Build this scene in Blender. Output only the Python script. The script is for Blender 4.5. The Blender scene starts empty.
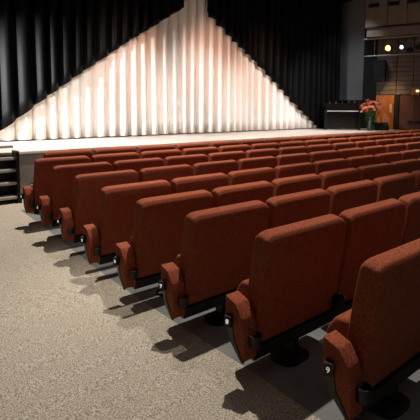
import bpy, bmesh, math, random
from mathutils import Vector, Matrix
random.seed(7)
S = bpy.context.scene
COL = S.collection
# ------------------------------------------------------------------ camera
F_PX, PITCH, C0, YAW, ROLL, EYE = 426.29, 0.078638, 141.15, 0.674967, 0.00508, 1.72
cy, sy, cp, sp = math.cos(YAW), math.sin(YAW), math.cos(PITCH), math.sin(PITCH)
FW = Vector((sy*cp, cy*cp, -sp)); RT = Vector((cy, -sy, 0)); UP = RT.cross(FW)
RT, UP = math.cos(ROLL)*RT+math.sin(ROLL)*UP, -math.sin(ROLL)*RT+math.cos(ROLL)*UP
cam_d = bpy.data.cameras.new('camera'); cam = bpy.data.objects.new('camera', cam_d); COL.objects.link(cam)
cam_d.sensor_width = 36; cam_d.lens = 36*F_PX/420; cam_d.shift_y = (C0-210)/420; cam_d.clip_start = .05
M = Matrix((RT, UP, -FW)).transposed().to_4x4(); M.translation = Vector((0, 0, EYE)); cam.matrix_world = M
S.camera = cam
def ray(x, y): return FW+RT*((x-210)/F_PX)-UP*((y-C0)/F_PX)
def at_y(x, y, Y): r = ray(x, y); return Vector((0, 0, EYE))+r*(Y/r.y)
def at_x(x, y, X): r = ray(x, y); return Vector((0, 0, EYE))+r*(X/r.x)
def at_z(x, y, Z): r = ray(x, y); return Vector((0, 0, EYE))+r*((Z-EYE)/r.z)
# ------------------------------------------------------------------ world and lights
W = bpy.data.worlds.new('world'); S.world = W; W.use_nodes = True
W.node_tree.nodes['Background'].inputs[0].default_value = (.9, .85, .8, 1)
W.node_tree.nodes['Background'].inputs[1].default_value = .012
S.view_settings.view_transform = 'Standard'; S.view_settings.look = 'None'
S.view_settings.exposure = 0; S.view_settings.gamma = 1; S.view_settings.use_curve_mapping = False
def spot(loc, aim, watts, color, cone, blend=.6, radius=.08):
    l = bpy.data.lights.new('spot', 'SPOT'); l.energy = watts; l.color = color; l.spot_size = math.radians(cone)
    l.spot_blend = blend; l.shadow_soft_size = radius
    o = bpy.data.objects.new('spot', l); COL.objects.link(o); o.location = loc
    o.rotation_euler = (Vector(aim)-Vector(loc)).to_track_quat('-Z', 'Y').to_euler(); return o
def area(loc, aim, watts, color, sx, sy_):
    l = bpy.data.lights.new('area', 'AREA'); l.energy = watts; l.color = color; l.shape = 'RECTANGLE'; l.size = sx; l.size_y = sy_
    o = bpy.data.objects.new('area', l); COL.objects.link(o); o.location = loc
    o.rotation_euler = (Vector(aim)-Vector(loc)).to_track_quat('-Z', 'Y').to_euler(); return o
WARM = (1, .91, .80)
# house downlights over the seats and the aisle
for x, y, w, c in ((3.15, 3.5, 1500, 62), (3.3, 7.6, 2300, 78), (7.4, 6.8, 1700, 82), (11.8, 7.2, 1700, 88)):
    spot((x, y, 6.6), (x-(.9 if y < 5 else .4), y-(1.7 if y < 5 else .7), 0), w, WARM, c, .8, .06)
# added soft fill overhead and behind the camera, lifting shaded seats and floor
area((6, 2.2, 6.9), (6, 2.2, 0), 95, (1, .9, .8), 15, 9)
area((5, -2.2, 5.0), (6, 6, .5), 12, (1, .9, .82), 10, 1.5)
# stage wash from unseen front-of-house and side spots
for x in (2.6, 5.4, 8.2, 11.0, 13.6):
    spot((x-1.8, 4.0, 6.5), (x, 10.7, 1.15), 1300, (1, .96, .96), 36, .8, .1)
for x in (5.6, 8.6, 10.8):
    spot((x-1.6, 4.2, 6.6), (x, 10.7, 3.0), 900, (1, .40, .22), 24, 1, .1)
spot((-1.8, 8.9, 2.8), (3.5, 10.7, 1.6), 5200, (1, .98, .97), 50, 1, .1)
spot((13.2, 4.5, 6.5), (12.2, 10.7, 1.1), 700, (.72, .76, 1), 30, 1, .1)
spot((15.1, 8.2, 3.4), (16.1, 8.7, 1.6), 110, (1, .66, .30), 60, 1, .1)  # added warm spot without a fixture, brightens the honey wood door
spot((13.8, 8.7, 5.4), (15.3, 10.0, 2.2), 110, (.9, .94, 1), 90, 1, .15)

# ------------------------------------------------------------------ materials
def lin(h): return tuple((int(h[i:i+2], 16)/255)**2.2 for i in (0, 2, 4))+(1,)
def mat(name, a, b=None, scale=20, rough=.6, metal=0, bump=0, sheen=0, emit=None, power=0, detail=4, obj=True, spec=.5, stretch=None, lo=.35, hi=.65):
    m = bpy.data.materials.new(name); m.use_nodes = True; nt = m.node_tree; B = nt.nodes['Principled BSDF']
    B.inputs['Base Color'].default_value = a; B.inputs['Roughness'].default_value = rough; B.inputs['Metallic'].default_value = metal
    B.inputs['Specular IOR Level'].default_value = spec
    if sheen: B.inputs['Sheen Weight'].default_value = sheen; B.inputs['Sheen Roughness'].default_value = .4; B.inputs['Sheen Tint'].default_value = a
    if emit: B.inputs['Emission Color'].default_value = emit; B.inputs['Emission Strength'].default_value = power
    if b or bump:
        tc = nt.nodes.new('ShaderNodeTexCoord'); mp = nt.nodes.new('ShaderNodeMapping'); n = nt.nodes.new('ShaderNodeTexNoise')
        nt.links.new(tc.outputs['Object'], mp.inputs[0]); nt.links.new(mp.outputs[0], n.inputs['Vector'])
        if stretch: mp.inputs['Scale'].default_value = stretch
        n.inputs['Scale'].default_value = scale; n.inputs['Detail'].default_value = detail
        if b:
            r = nt.nodes.new('ShaderNodeValToRGB'); r.color_ramp.elements[0].color = a; r.color_ramp.elements[1].color = b
            r.color_ramp.elements[0].position = lo; r.color_ramp.elements[1].position = hi
            nt.links.new(n.outputs[0], r.inputs[0]); nt.links.new(r.outputs[0], B.inputs['Base Color'])
        if bump:
            bp = nt.nodes.new('ShaderNodeBump'); bp.inputs['Strength'].default_value = bump; bp.inputs['Distance'].default_value = .01
            nt.links.new(n.outputs[0], bp.inputs['Height']); nt.links.new(bp.outputs[0], B.inputs['Normal'])
    return m
VELVET = mat('rust_velvet', lin('763a28'), lin('9b563e'), 100, .85, bump=.25, sheen=.25, spec=.15, detail=6)
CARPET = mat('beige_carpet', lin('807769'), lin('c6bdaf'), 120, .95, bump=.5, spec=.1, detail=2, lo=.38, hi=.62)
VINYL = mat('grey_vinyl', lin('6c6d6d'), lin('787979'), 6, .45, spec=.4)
BLACK = mat('black_metal', lin('141414'), lin('1c1b1a'), 12, .45, metal=.3)
GUN = mat('grey_metal', lin('34322f'), lin('3c3a36'), 20, .4, metal=.7)
WHITE = mat('lit_numeral', lin('f2f2f2'), rough=.5, emit=(1, 1, 1, 1), power=.3)
CREAM = mat('cream_curtain', lin('ebe3d8'), lin('f2ebe2'), 5, .85, sheen=.1, spec=.1, bump=.1, stretch=(3, 3, .4))
BVEL = mat('black_velvet', lin('050607'), lin('080a0a'), 8, .55, spec=.13)
STAGE = mat('stage_floor', lin('cbbfb6'), lin('d8cdc4'), 3, .45, spec=.4)
STWALL = mat('stage_front', lin('77726e'), lin('85807b'), 4, .8)
PLASTER = mat('dark_plaster', lin('3a332e'), lin('423a34'), 3, .85)
SLATE = mat('slate_panel', lin('62676a'), lin('696e71'), 2, .7)
DARKB = mat('stage_black', lin('17181a'), lin('1c1e20'), 3, .85)
WALLP = mat('taupe_panel', lin('6a5a4e'), lin('74645a'), 3, .6)
ORANGE = mat('honey_wood', lin('a05a22'), lin('c0742e'), 6, .45, stretch=(4, 4, .5))
MAROON = mat('maroon_wood', lin('5a3428'), lin('683d2e'), 6, .5, stretch=(4, 4, .5))
PIANO = mat('black_lacquer', lin('0d0d0e'), lin('121213'), 3, .3, spec=.5)
IVORY = mat('ivory', lin('efe9dc'), rough=.3)
BRASS = mat('brass', lin('c09a50'), rough=.3, metal=.9)
LEAF = mat('leaf_green', lin('2f4a22'), lin('4c7034'), 12, .6)
BLOOM = mat('coral_petal', lin('c4583e'), lin('e08c70'), 14, .6)
VASEM = mat('dark_vase', lin('26302a'), lin('303c34'), 5, .25)
ALU = mat('aluminium', lin('8c8a86'), rough=.4, metal=.8)
TREAD = mat('stair_tread', lin('a8a29a'), lin('b4aea6'), 8, .6)
AMBER = mat('lamp_amber', lin('ffc060'), emit=(1, .6, .18, 1), power=3.5)
COOL = mat('lamp_cool', lin('c0e0ff'), emit=(.55, .8, 1, 1), power=3)
EXITM = mat('exit_glow', lin('d8ffd8'), emit=(.75, 1, .6, 1), power=1.2)
PAPER = mat('paper', lin('d8b8a0'), rough=.8)

# ------------------------------------------------------------------ mesh helpers
def new(): return bmesh.new()
def finish(bm, smooth=40):
    bmesh.ops.recalc_face_normals(bm, faces=bm.faces[:])
    for f in bm.faces: f.smooth = bool(smooth)
    if smooth:
        for e in bm.edges:
            if len(e.link_faces) == 2 and e.calc_face_angle(0) > math.radians(smooth): e.smooth = False
def obj(name, bm, m, parent=None, smooth=40):
    finish(bm, smooth); me = bpy.data.meshes.new(name); bm.to_mesh(me); bm.free()
    for k in (m if isinstance(m, (list, tuple)) else [m]): me.materials.append(k)
    o = bpy.data.objects.new(name, me); COL.objects.link(o)
    if parent: o.parent = parent
    return o
def tag(o, label, cat, group=None):
    o['label'] = label; o['category'] = cat
    if group: o['group'] = group
    return o
def thing(name, label, cat, loc=(0, 0, 0), rz=0, group=None):
    o = bpy.data.objects.new(name, None); COL.objects.link(o); o.location = loc; o.rotation_euler = (0, 0, rz)
    o.empty_display_size = .1
    return tag(o, label, cat, group)
def struct(o): o['kind'] = 'structure'; return o
def bevel(bm, r, seg=2, verts=None, ang=25):
    vs = set(verts) if verts else None
    es = [e for e in bm.edges if (vs is None or (e.verts[0] in vs and e.verts[1] in vs)) and len(e.link_faces) == 2 and e.calc_face_angle(0) > math.radians(ang)]
    bmesh.ops.bevel(bm, geom=es, offset=r, segments=seg, affect='EDGES', profile=.5, clamp_overlap=True)
def box(bm, x0, x1, y0, y1, z0, z1, r=0, seg=2):
    vs = [bm.verts.new((x, y, z)) for x in (x0, x1) for y in (y0, y1) for z in (z0, z1)]
    for q in ((0, 1, 3, 2), (4, 6, 7, 5), (0, 4, 5, 1), (2, 3, 7, 6), (0, 2, 6, 4), (1, 5, 7, 3)): bm.faces.new([vs[i] for i in q])
    if r: bevel(bm, r, seg, vs)
    return vs
def prism(bm, pts, x0, x1, r=0, seg=3, axis='x', ang=25):
    def P(u, a, b): return {'x': (u, a, b), 'y': (a, u, b), 'z': (a, b, u)}[axis]
    A = [bm.verts.new(P(x0, a, b)) for a, b in pts]; Bv = [bm.verts.new(P(x1, a, b)) for a, b in pts]; n = len(pts)
    bm.faces.new(A); bm.faces.new(Bv[::-1])
    for i in range(n): bm.faces.new((A[i], Bv[i], Bv[(i+1) % n], A[(i+1) % n]))
    bmesh.ops.recalc_face_normals(bm, faces=bm.faces[:])
    if r: bevel(bm, r, seg, A+Bv, ang)
def tube(bm, a, b, r0, r1=None, n=10, cap=True):
    a, b = Vector(a), Vector(b); r1 = r0 if r1 is None else r1; d = (b-a).normalized()
    u = d.orthogonal().normalized(); v = d.cross(u)
    R0 = [bm.verts.new(a+(u*math.cos(t)+v*math.sin(t))*r0) for t in [2*math.pi*i/n for i in range(n)]]
    R1 = [bm.verts.new(b+(u*math.cos(t)+v*math.sin(t))*r1) for t in [2*math.pi*i/n for i in range(n)]]
    for i in range(n): bm.faces.new((R0[i], R0[(i+1) % n], R1[(i+1) % n], R1[i]))
    if cap: bm.faces.new(R0[::-1]); bm.faces.new(R1)
def lathe(bm, prof, n=20, c=(0, 0, 0)):
    rings = [[bm.verts.new((c[0]+r*math.cos(2*math.pi*i/n), c[1]+r*math.sin(2*math.pi*i/n), c[2]+z)) for i in range(n)] for r, z in prof]
    for a, b in zip(rings, rings[1:]):
        for i in range(n): bm.faces.new((a[i], a[(i+1) % n], b[(i+1) % n], b[i]))
    bm.faces.new(rings[0][::-1]); bm.faces.new(rings[-1])

# ------------------------------------------------------------------ floor (gently dished) and room shell
ROWY = [1.079, 1.736, 2.469, 3.195, 3.947, 4.726, 5.447, 6.195, 6.935]
ROWX = [1.850, 1.765, 1.76, 1.75, 1.76, 1.79, 1.78, 1.78, 2.14]
ROWZ = [.012, .017, -.011, -.034, -.039, -.019, .007, .025, .042]
FY = [-3]+[y+.12 for y in ROWY]+[9.0]; FZ = [.012]+ROWZ+[.042]
def floor_z(y):
    for i in range(len(FY)-1):
        if y <= FY[i+1]: return FZ[i]+(FZ[i+1]-FZ[i])*(y-FY[i])/(FY[i+1]-FY[i])
    return FZ[-1]
EDGE = 1.865
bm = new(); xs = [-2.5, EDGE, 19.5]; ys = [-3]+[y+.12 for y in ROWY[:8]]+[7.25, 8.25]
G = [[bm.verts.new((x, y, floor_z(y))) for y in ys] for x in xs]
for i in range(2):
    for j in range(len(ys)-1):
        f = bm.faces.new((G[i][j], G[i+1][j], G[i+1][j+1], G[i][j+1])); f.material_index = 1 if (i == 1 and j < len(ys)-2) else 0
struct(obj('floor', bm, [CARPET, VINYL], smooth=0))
SF, SH = 8.15, .90
bm = new(); box(bm, -2.5, 15.9, SF+.02, 12.4, 0, SH-.04); box(bm, -2.5, 15.9, SF, 12.4, SH-.04, SH, .01, 1)
for f in bm.faces: f.material_index = 1 if f.calc_center_median().z > SH-.05 else 0
struct(obj('stage_platform', bm, [STWALL, STAGE], smooth=0))
bm = new(); box(bm, -2.7, -2.5, -3, 12.4, -.1, 7); struct(obj('wall_left', bm, PLASTER, smooth=0))
bm = new(); box(bm, -2.7, 19.5, -3.2, -3, -.1, 7); struct(obj('wall_rear', bm, PLASTER, smooth=0))
bm = new(); box(bm, -2.7, 19.5, 12.4, 12.6, -.1, 7); struct(obj('wall_stage', bm, DARKB, smooth=0))
bm = new(); box(bm, -2.7, 19.5, -3.2, 12.6, 7, 7.2); struct(obj('ceiling', bm, PLASTER, smooth=0))
# stage ceiling with dark slats, seen above the black curtain
bm = new(); box(bm, -2.5, 16.2, 9.3, 12.4, 6.25, 6.4)
for i in range(6): box(bm, -2.5, 15.9, 9.45+i*.2, 9.5+i*.2, 6.17, 6.25)
struct(obj('trim_1', bm, PLASTER, smooth=0))
# stage side wall with the slate wing panel
bm = new(); box(bm, 15.9, 16.1, 9.2, 12.4, 0, 7); struct(obj('wall_wing', bm, DARKB, smooth=0))
p0, p1 = at_x(339.5, 100, 15.86), at_x(363, 100, 15.86)
bm = new(); box(bm, 15.80, 15.86, p1.y, p0.y, p1.z, 6.15, .01, 1)
wp = obj('wing_panel', bm, SLATE, smooth=0); tag(wp, 'tall slate grey flat panel hanging above the piano at the side of the stage', 'panel')
# splayed right wall: local frame t (along the wall), n (out of it), z
P0 = Vector((15.9, 9.2, 0)); TD = Vector((.342, -.94, 0)); ND = Vector((-.94, -.342, 0))
def wall_frame(o, off=0): o.matrix_world = Matrix(((TD.x, ND.x, 0, P0.x), (TD.y, ND.y, 0, P0.y), (0, 0, 1, 0), (0, 0, 0, 1))); return o
def on_wall(x, y, off=0):
    r = ray(x, y); o = Vector((0, 0, EYE)); k = ((P0+ND*off-o).dot(ND))/r.dot(ND); p = o+r*k
    return (p-P0).dot(TD), p.z
def wt(x, off=0): return on_wall(x, 100, off)[0]
def wz(x, y, off=0): return on_wall(x, y, off)[1]
L = 9.5
bm = new(); box(bm, 0, L, -.25, 0, -.1, 7); wall_frame(struct(obj('wall_right', bm, DARKB, smooth=0)))
# taupe wall panels above the doors, with horizontal grooves
zt, zb = wz(390, 57), wz(390, 94.7)
seams = [wt(376), wt(396), wt(412.5)]; seams += [seams[-1]+.62*(i+1) for i in range(9)]
bm = new(); nz = 14
for a, b in zip(seams, seams[1:]):
    for k in range(nz):
        z0 = zb+(4.75-zb)*k/nz; z1 = zb+(4.75-zb)*(k+1)/nz; box(bm, a+.012, b-.012, 0, .05, z0+.008, z1-.008)
wall_frame(struct(obj('trim_2', bm, WALLP, smooth=0)))
# bulkhead over the lighting bar
OB = 1.0
tb = wt(362.5, OB); zb1 = wz(362.5, 27.5, OB)
bm = new(); bs = [tb]+[wt(384.5, OB), wt(403.5, OB)]; bs += [bs[-1]+.85*(i+1) for i in range(7)]
box(bm, tb, L, .05, OB-.06, zb1-.05, 7)
for a, b in zip(bs, bs[1:]): box(bm, a+.012, b-.012, OB-.06, OB, zb1, 6.95)
wall_frame(struct(obj('trim_3', bm, WALLP, smooth=0)))
bm = new(); box(bm, tb+.05, L, OB-.35, OB-.1, zb1-.36, zb1-.05); wall_frame(struct(obj('trim_4', bm, WALLP, smooth=0)))
for k, (xa, ya) in enumerate(((374, 5.5), (394, 3.5), (413, 1))):
    t, z = on_wall(xa, ya, OB)
    bm = new(); box(bm, t-.19, t+.19, OB, OB+.025, z-.07, z+.07, .01, 1)
    for i in range(5): box(bm, t-.17, t+.17, OB+.025, OB+.04, z-.055+i*.025, z-.045+i*.025)
    o = wall_frame(obj('air_vent', bm, BLACK, smooth=0))
    tag(o, ('leftmost', 'middle', 'rightmost')[k]+' of the small dark vents high on the taupe bulkhead', 'vent', 'vents on the bulkhead')
bm = new(); box(bm, tb, L, OB-.06, OB+.012, zb1-.055, zb1-.004); wall_frame(struct(obj('shadow_strip', bm, BLACK, smooth=0)))  # black strip stands in for the shadow line along the bulkhead's lower edge
# doors
da, db = wt(376.3), wt(394.5); dz = zb
bm = new(); box(bm, da, db, 0, .05, .02, dz-.02, .006, 1); d1 = struct(obj('door_1', bm, ORANGE, smooth=0)); wall_frame(d1)
bm = new(); box(bm, db-.16, db-.08, .05, .055, wz(396, 112.5), wz(396, 104)); nt_ = obj('notice', bm, PAPER, d1, smooth=0)
bm = new(); box(bm, db, wt(399.3), 0, .12, 0, dz); wall_frame(struct(obj('trim_5', bm, DARKB, smooth=0)))
hz = wz(410, 122)
de, df = wt(400), wt(414.6)
dw = df-de
d2 = None
for k in range(2):
    a = de+k*(dw+.015)
    bm = new(); box(bm, a, a+dw, 0, .05, .02, dz-.03, .006, 1)
    d = struct(obj('door_%d' % (k+2), bm, MAROON, smooth=0)); wall_frame(d)
    hx = a+dw-.12 if k == 0 else a+.12
    bm = new(); box(bm, hx-.09, hx+.09, .05, .07, hz-.05, hz+.05, .01, 1); tube(bm, (hx-.07, .10, hz), (hx+.07, .10, hz), .012); tube(bm, (hx, .06, hz), (hx, .10, hz), .012)
    obj('door_handle', bm, BLACK, d)
bm = new(); box(bm, df+dw+.02, L, 0, .05, .02, dz-.03); wall_frame(struct(obj('trim_6', bm, MAROON, smooth=0)))
# exit sign over the double doors
t, z = on_wall(417.5, 91, .1)
ex = thing('exit_sign', 'small glowing pale green exit sign on an amber board above the maroon doors', 'sign'); wall_frame(ex)
bm = new(); box(bm, t-.22, t+.35, .05, .10, z-.15, z+.13, .008, 1); obj('backboard', bm, ORANGE, ex)
bm = new(); box(bm, t-.05, t+.05, .10, .14, z-.04, z+.04, .006, 1); obj('light_box', bm, EXITM, ex)
# ------------------------------------------------------------------ lighting bars and lamps under the bulkhead
OT = .62
def bar(y, label):
    t0, z0 = on_wall(363.5, y, OT); t1 = 7.5
    bm = new(); tube(bm, (t0, OT, z0), (t1, OT, z0), .028)
    for k in range(3): tube(bm, (t0+.4+2.6*k, OT, z0), (t0+.4+2.6*k, OT, zb1-.05), .012)
    return tag(wall_frame(obj('lighting_bar', bm, ALU)), label, 'lighting bar', 'lighting bars under the bulkhead')
bar(39.5, 'upper of the two thin metal lighting bars under the bulkhead'); bar(56.5, 'lower of the two thin metal lighting bars under the bulkhead')
zu = wz(388, 39.5, OT)
def lamp(px, py, m, label, size, ry, glow=None):
    t, z = on_wall(px, py, OT)
    r = thing('stage_lamp', label, 'stage light', group='stage lamps on the lighting bar'); wall_frame(r)
    d = Vector((-.75*math.cos(ry), 1*math.cos(ry)+.2, -.35)).normalized() if True else None
    c = Vector((t, OT, z)); a = c-d*size*1.3
    bm = new(); tube(bm, a, c, size*.8, size, 14); tube(bm, c, c+d*.02, size*1.15, size*1.15, 14); tube(bm, a-d*size*.5, a, size*.4, size*.8, 14); obj('housing', bm, BLACK, r)
    bm = new(); tube(bm, c+d*.021, c+d*.03, size*.98, size*.98, 16); obj('lens', bm, m, r)
    bm = new(); mid = (a+c)/2
    for s in (-1, 1): tube(bm, mid+Vector((s*size*1.05, 0, 0)), Vector((t+s*size*1.05, OT, zu-.12)), .012)
    tube(bm, (t-size*1.05, OT, zu-.12), (t+size*1.05, OT, zu-.12), .012); tube(bm, (t, OT, zu-.12), (t, OT, zu+.04), .016); obj('yoke', bm, ALU, r)
    for q in range(2):
        s = (-1, 1)[q]; bm = new(); b0 = c+Vector((s*size*.9, .0, -size*.9)); box(bm, b0.x-.006, b0.x+.006, b0.y-.02, b0.y+size*1.2, b0.z, b0.z+size*1.8); obj('barn_door', bm, BLACK, r)
    if glow:
        l = bpy.data.lights.new('lamp_glow', 'SPOT'); l.energy = glow[0]; l.color = glow[1]; l.spot_size = 2.6; l.spot_blend = 1; l.shadow_soft_size = size*.8
        lo = bpy.data.objects.new('lamp_glow', l); COL.objects.link(lo); lo.parent = r; lo.location = c+d*.05; lo.rotation_euler = d.to_track_quat('-Z', 'Y').to_euler()
    return r
lamp(388.5, 48, AMBER, 'stage lamp glowing amber on the lighting bar', .11, 0, (25, (1, .6, .2)))
lamp(402, 47, COOL, 'stage lamp glowing cool white to the right of the amber lamp', .075, .3, (12, (.6, .8, 1)))
lamp(409.5, 50.5, GUN, 'unlit stage lamp right of the cool white lamp', .09, .5)
lamp(418.5, 47, GUN, 'unlit stage lamp at the right edge of the picture', .09, .3)
# hanging loudspeaker
t, z = on_wall(380, 71, .35)
sp_ = thing('hanging_loudspeaker', 'black loudspeaker hanging on the taupe wall below the lighting bars', 'loudspeaker'); wall_frame(sp_)
bm = new(); box(bm, t-.2, t+.2, .12, .5, z-.42, z+.42, .015, 1); obj('cabinet', bm, BLACK, sp_)
bm = new(); box(bm, t-.17, t+.17, .5, .515, z-.39, z+.39, .005, 1); obj('grille', bm, DARKB, sp_)
bm = new(); box(bm, t-.03, t+.03, .05, .12, z-.1, z+.1); obj('bracket', bm, GUN, sp_)

# ------------------------------------------------------------------ curtains
CY = 10.72
def pleat_y(x, amp=.085):
    ph = x*math.pi/.335+.55*math.sin(x*1.3)+.3*math.sin(x*3.1+1)+.15*math.sin(x*7.3)
    s = abs(math.sin(ph)); return -amp*(s**.55)*(1.45+.35*math.sin(x*2.2+.5))+amp+.02*math.sin(2*ph+1)
def curtain(name, m, x0, x1, bottom, top, yoff, label, cat, flare=.0, thick=.012):
    bm = new(); n = int((x1-x0)/.0165); prev = None; rows = 14
    for side in (0,):
        grid = []
        for i in range(n+1):
            x = x0+(x1-x0)*i/n; zb_ = bottom(x); c = []
            for k in range(rows+1):
                z = zb_+(top-zb_)*k/rows
                a = .105*(1+.25*(1-(z-SH)/5)) ; wob = .10*math.sin(z*.55+x*1.7)*.35
                c.append(bm.verts.new((x, CY+yoff+pleat_y(x+wob*.5, a), z)))
            grid.append(c)
        for a, b in zip(grid, grid[1:]):
            for k in range(rows): bm.faces.new((a[k], b[k], b[k+1], a[k+1]))
    o = obj(name, bm, m, smooth=180); tag(o, label, cat)
    sol = o.modifiers.new('thickness', 'SOLIDIFY'); sol.thickness = thick; return o
def interp(pts):
    def f(x):
        if x <= pts[0][0]: return pts[0][1]
        for a, b in zip(pts, pts[1:]):
            if x <= b[0]: return a[1]+(b[1]-a[1])*(x-a[0])/(b[0]-a[0])
        return pts[-1][1]
    return f
YB = CY-.16
Lp = [(p.x, p.z) for p in (at_y(a, b, YB) for a, b in ((0, 132), (42, 100), (75, 77), (105, 57), (130, 40), (185, 7)))]
Lp = [(Lp[0][0]-1.0, SH+.03)]+Lp
Rp = [(p.x, p.z) for p in (at_y(a, b, YB) for a, b in ((206, 12), (228.6, 36), (253, 59), (277, 85), (297, 107), (312, 121)))]
e = at_z(317, 126.5, SH+.03); Rp.append((at_y(319, 126, YB).x, SH+.03))
curtain('cream_curtain', CREAM, .2, 14.6, lambda x: SH+.03, 6.3, 0, 'cream pleated stage curtain hanging behind the black drapes', 'curtain')
curtain('black_drape', BVEL, -.2, Lp[-1][0], interp(Lp), 6.25, -.16, 'black pleated drape covering the upper left of the cream curtain', 'curtain')
curtain('black_drape', BVEL, Rp[0][0], at_y(338.5, 60, YB).x, interp(Rp), 6.25, -.16, 'black pleated drape covering the upper right of the cream curtain down to the piano', 'curtain')

# ------------------------------------------------------------------ piano on the stage
pl, pr = at_z(328.5, 127.5, SH), at_z(357, 129.5, SH)
pc = Vector((14.05, 9.52, SH)); rz = math.radians(-52)
pi_ = thing('upright_piano', 'black upright piano on the stage in front of the black drape', 'piano', pc, rz)
w2 = .66   # local +x to the right of the player, -y faces the room
bm = new(); box(bm, -w2, w2, .18, .48, .04, .98, .012, 2); box(bm, -w2-.02, w2+.02, .14, .50, .98, 1.015, .008, 1); obj('case', bm, PIANO, pi_)
bm = new(); box(bm, -w2+.07, w2-.07, .155, .178, .14, .60, .006, 1); obj('lower_panel', bm, PIANO, pi_)
bm = new(); box(bm, -w2+.07, w2-.07, .155, .178, .80, .965, .006, 1); obj('music_panel', bm, PIANO, pi_)
bm = new(); box(bm, -w2, w2, -.10, .175, .64, .70, .01, 1); obj('key_bed', bm, PIANO, pi_)
for s in (-1, 1):
    bm = new(); prism(bm, [(-.10, .70), (.175, .70), (.175, .88), (-.02, .80), (-.10, .76)], s*(w2-.035)-.035, s*(w2-.035)+.035, .008, 2); obj('cheek', bm, PIANO, pi_)
    bm = new(); box(bm, s*(w2-.05)-.04, s*(w2-.05)+.04, -.09, -.02, .06, .64, .01, 1); box(bm, s*(w2-.05)-.045, s*(w2-.05)+.045, -.12, .175, 0, .06, .01, 1); obj('leg', bm, PIANO, pi_)
bm = new(); n = 36; kw = (2*w2-.18)/n
for i in range(n): box(bm, -w2+.09+i*kw+.001, -w2+.09+(i+1)*kw-.001, -.085, .06, .70, .725)
kb = obj('white_keys', bm, IVORY, pi_, smooth=0)
bm = new()
for i in range(n):
    if i % 7 not in (2, 6): box(bm, -w2+.09+(i+1)*kw-.006, -w2+.09+(i+1)*kw+.006, -.02, .06, .725, .74)
obj('black_keys', bm, PIANO, pi_, smooth=0)
bm = new(); box(bm, -w2+.09, w2-.09, .06, .10, .72, .85, .006, 1); obj('key_lid', bm, PIANO, pi_)
for i in range(3):
    bm = new(); box(bm, (i-1)*.09-.02, (i-1)*.09+.02, .02, .15, .05, .065, .005, 1); obj('pedal', bm, BRASS, pi_)
for i in range(5):
    x = -.46+i*.23; bm = new(); lathe(bm, [(.022, 1.015), (.022, 1.03), (.010, 1.04), (.010, 1.06), (.024, 1.08), (.024, 1.09)], 10, (pc.x*0+x, .3, 0))
    q = obj('candle_holder', bm, BRASS, None); q.matrix_world = Matrix.Translation(pc) @ Matrix.Rotation(rz, 4, 'Z')
    tag(q, ('leftmost', 'second from left', 'middle', 'fourth from left', 'rightmost')[i]+' of the five small brass cups standing on the piano', 'ornament', 'small brass cups on the piano')

# ------------------------------------------------------------------ flowers and monitor on the stage edge
vb = at_z(370.5, 130.6, SH); vb.y = max(vb.y, SF+.22)
vase = new(); lathe(vase, [(.10, 0), (.125, .02), (.13, .12), (.115, .3), (.10, .42), (.125, .52), (.115, .52), (.09, .42), (.09, .1)], 20)
v = obj('vase', vase, VASEM); v.location = (vb.x, vb.y, SH); tag(v, 'tall dark green vase with the coral flowers on the edge of the stage', 'vase')
bm = new(); rnd = random.Random(3)
for i in range(80):
    a = rnd.uniform(0, 6.28); r0 = .06; r1 = rnd.uniform(.08, .20); z0 = rnd.uniform(.45, .52); z1 = z0+rnd.uniform(-.12, .3)
    b0 = Vector((r0*math.cos(a), r0*math.sin(a), z0)); b1 = Vector((r1*math.cos(a), r1*math.sin(a), z1)); b2 = b1+Vector((.05*math.cos(a), .05*math.sin(a), -.05))
    s = Vector((-math.sin(a), math.cos(a), 0))*.035; m_ = (b0+b1)/2+Vector((0, 0, .03))
    V = [bm.verts.new(p) for p in (b0, m_-s, b1-s*.6, b2, b1+s*.6, m_+s)]; bm.faces.new((V[0], V[1], V[2], V[4], V[5])); bm.faces.new((V[2], V[3], V[4]))
fo = obj('foliage', bm, LEAF, v, smooth=0); fo.modifiers.new('t', 'SOLIDIFY').thickness = .004
def flower(a, r, h, sc):
    root = thing('coral_flower', 'coral lily on a green stem in the dark vase at the stage edge', 'flower', (vb.x, vb.y, SH), 0, 'coral flowers in the vase')
    base = Vector((.05*math.cos(a), .05*math.sin(a), .48)); top = Vector((r*math.cos(a), r*math.sin(a), h)); d = (top-base).normalized()
    bm = new(); tube(bm, base, top, .006, .005, 6); obj('stem', bm, LEAF, root)
    bm = new(); u = d.orthogonal().normalized(); w = d.cross(u)
    for k in range(6):
        t = k*math.pi/3; o = u*math.cos(t)+w*math.sin(t); s = d.cross(o)
        p = [top, top+(o*.035+d*.05+s*.022)*sc, top+(o*.085+d*.07)*sc, top+(o*.035+d*.05-s*.022)*sc]; q = [x+d*.006+o*.004 for x in p]
        A = [bm.verts.new(x) for x in p]; B2 = [bm.verts.new(x) for x in q]; bm.faces.new(A); bm.faces.new(B2[::-1])
        for i in range(4): bm.faces.new((A[i], B2[i], B2[(i+1) % 4], A[(i+1) % 4]))
    obj('blossom', bm, BLOOM, root, smooth=0)
for i in range(44):
    flower(i*2.4, .06+.27*math.sqrt((i+.5)/44), rnd.uniform(.70, 1.12)-.10*(i/44), rnd.uniform(.9, 1.2))
mb = at_z(381.5, 130.2, SH); mo = thing('stage_monitor', 'low black monitor wedge on the stage right of the flower vase', 'loudspeaker', (mb.x, max(mb.y, SF+.3), SH), math.radians(-55))
bm = new(); prism(bm, [(-.17, 0), (.2, 0), (.2, .2), (.08, .28), (-.17, .14)], -.24, .24, .012, 2); obj('cabinet', bm, BLACK, mo)
bm = new(); prism(bm, [(-.16, .152), (.07, .287), (.065, .295), (-.165, .16)], -.21, .21); obj('grille', bm, DARKB, mo)

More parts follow.
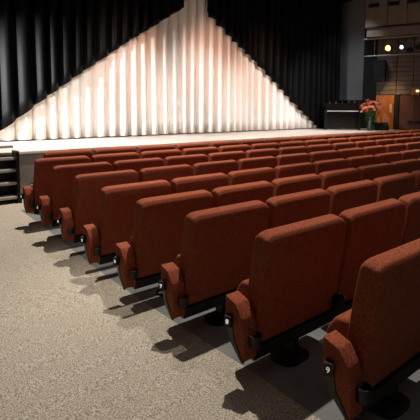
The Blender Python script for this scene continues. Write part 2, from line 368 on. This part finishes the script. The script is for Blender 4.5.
# ------------------------------------------------------------------ stage stairs at the left
sx1 = 2.04; st = thing('stage_stairs', 'short steep stairs with pale treads up to the stage at the left', 'stairs', (0, 0, .042))
for k, py in enumerate((198.5, 184, 171, 158.8, 146.8)):
    y0 = 7.80+.055*k; tz = at_y(8, py, y0).z-.042
    bm = new(); box(bm, .75, sx1-.07, y0, SF-.01 if k == 4 else y0+.2, tz-.025, tz+.02, .008, 1); obj('tread', bm, TREAD, st)
for xx in (.70, sx1-.07):
    bm = new(); box(bm, xx, xx+.05, 7.84, SF-.01, 0, .90, .005, 1); box(bm, xx-.01, xx+.06, 7.78, 7.86, 0, .16, .005, 1); obj('side_panel', bm, BLACK, st)
bm = new(); box(bm, .75, sx1-.07, 8.09, 8.11, 0, .8); obj('back_panel', bm, BLACK, st)

# ------------------------------------------------------------------ theatre seats
PW = .85
def text_bm(s, size):
    c = bpy.data.curves.new('t', 'FONT'); c.body = s; c.size = size; c.extrude = .0008; c.align_x = 'CENTER'; c.align_y = 'CENTER'
    o = bpy.data.objects.new('t', c); COL.objects.link(o); dg = bpy.context.evaluated_depsgraph_get(); me = bpy.data.meshes.new_from_object(o.evaluated_get(dg))
    bm = bmesh.new(); bm.from_mesh(me); bpy.data.objects.remove(o); bpy.data.curves.remove(c); bpy.data.meshes.remove(me); return bm
def make_seat(end):
    r = thing('theatre_seat', '', 'theatre seat', group='rust red theatre seats in rows')
    bm = new()
    prism(bm, [(-.048, .912), (-.03, .946), (.05, .960), (.075, .937), (.105, .72), (.13, .5), (.155, .27), (.14, .245), (.045, .245), (.03, .36), (.005, .52), (-.035, .74)], .006, .844, .038, 4, ang=20)
    for xx in (.04, .065, .09, .76, .785, .81): bmesh.ops.bisect_plane(bm, geom=bm.verts[:]+bm.edges[:]+bm.faces[:], plane_co=(xx, 0, 0), plane_no=(1, 0, 0))
    for v_ in bm.verts:
        k_ = .028*max(0, min(1, (v_.co.z-.3)/.6)); v_.co.x = .425+(v_.co.x-.425)*(1-k_/.425)
        d_ = .40-abs(v_.co.x-.425)
        if v_.co.z > .80: v_.co.z -= .03*(max(0, .08-d_)/.08)**2*min(1, (v_.co.z-.8)/.12)
    obj('backrest', bm, VELVET, r)
    bm = new(); prism(bm, [(.175, .30), (.145, .56), (.17, .59), (.24, .58), (.29, .50), (.30, .32), (.25, .25)], .075, .775, .03, 3, ang=20)
    obj('seat', bm, VELVET, r)
    bm = new(); box(bm, .0, .85, .03, .15, .165, .238, .006, 1); obj('rail', bm, BLACK, r)
    bm = new(); box(bm, .395, .455, .06, .14, .02, .165, .008, 1)
    po = obj('post', bm, BLACK, r)
    bm = new(); prism(bm, [(.425+.13*math.copysign(abs(math.cos(t))**.6, math.cos(t)), .11+.105*math.copysign(abs(math.sin(t))**.6, math.sin(t))) for t in [math.pi*(k+.5)/12 for k in range(24)]], 0, .022, .006, 2, axis='z')
    box(bm, .37, .48, .06, .15, .02, .05, .01, 2)
    obj('foot', bm, BLACK, po)
    if end:
        bm = new(); prism(bm, [(.178, .562), (.085, .535), (.03, .46), (.008, .37), (.008, .205), (.03, .205), (.125, .30), (.178, .37)], -.107, .0, .008, 2, ang=20)
        ap = obj('armrest', bm, VELVET, r)
        bm = new(); prism(bm, [(.16, .40), (.105, .40), (.095, .32), (.035, .235), (.008, .198), (.03, .198), (.13, .292)], -.112, -.100, .002, 1); obj('bracket', bm, GUN, ap)
        bm = new(); box(bm, -.023, .023, -.022, .022, -.032, .032, .008, 2)
        lb = obj('row_light', bm, BLACK, ap); lb.location = (-.124, .125, .425); lb.rotation_euler = (0, 0, math.radians(-62))
    else:
        bm = new(); prism(bm, [(.36, .555), (.20, .58), (.19, .38), (.23, .30), (.33, .36), (.36, .42)], .785, .848, .015, 2, ang=20)
        ap = obj('armrest', bm, VELVET, r)
    yc = -.012
    for xc in ((-.035, .807) if end else (.807,)):
        bm = new()
        lathe(bm, [(.026, .28), (.036, .29), (.040, .355), (.042, .365), (.034, .365), (.028, .31)], 16, (xc, yc, 0))
        box(bm, xc-.02, xc+.02, yc+.03, yc+.045, .25, .34, .004, 1)
        obj('cup_holder', bm, BLACK, r)
    return r
E_PROTO, I_PROTO = make_seat(True), make_seat(False)
def dup(o, parent=None):
    c = o.copy(); COL.objects.link(c)
    if parent: c.parent = parent
    for ch in list(o.children): dup(ch, c)
    return c
ORD = ['first', 'second', 'third', 'fourth', 'fifth', 'sixth', 'seventh', 'eighth', 'ninth', 'tenth', 'eleventh', 'twelfth', 'thirteenth', 'fourteenth', 'fifteenth', 'sixteenth', 'seventeenth']
ROWN = ['row nearest the camera', 'second row from the camera', 'third row from the camera', 'fourth row from the camera', 'fifth row from the camera', 'fourth row from the stage', 'third row from the stage', 'second row from the stage', 'front row beside the stage']
used = {True: False, False: False}
for i, (x0, y0, z0) in enumerate(zip(ROWX, ROWY, ROWZ)):
    n = 0
    while x0+n*PW < 2.2*y0+.35 and (n < 1 or x0+(n+1)*PW < 15.9):
        end = n == 0; pr_ = E_PROTO if end else I_PROTO
        s = dup(pr_) if used[end] else pr_; used[end] = True
        s.location = (x0+n*PW, y0, z0)
        s['label'] = ('rust red theatre seat at the aisle end of the ' if end else 'rust red theatre seat, %s from the aisle in the ' % ORD[n])+ROWN[i]
        if end:
            ar = [c for c in s.children if c.name.startswith('armrest')][0]; lb = [c for c in ar.children if c.name.startswith('row_light')][0]
            g = text_bm(str(9-i), .042)
            g.transform(Matrix.Translation((-.002, -.0242, 0)) @ Matrix.Rotation(math.pi/2, 4, 'X'))
            # lettering lies on the box's rear face; it becomes part of the box mesh with its own material
            me = lb.data.copy(); me.materials.append(WHITE); b2 = bmesh.new(); b2.from_mesh(me); tmp = bpy.data.meshes.new('g'); k0 = len(b2.faces)
            g.to_mesh(tmp); b2.from_mesh(tmp); b2.faces.ensure_lookup_table()
            for f in b2.faces[k0:]: f.material_index = 1
            b2.to_mesh(me); b2.free(); g.free(); bpy.data.meshes.remove(tmp); lb.data = me
        n += 1
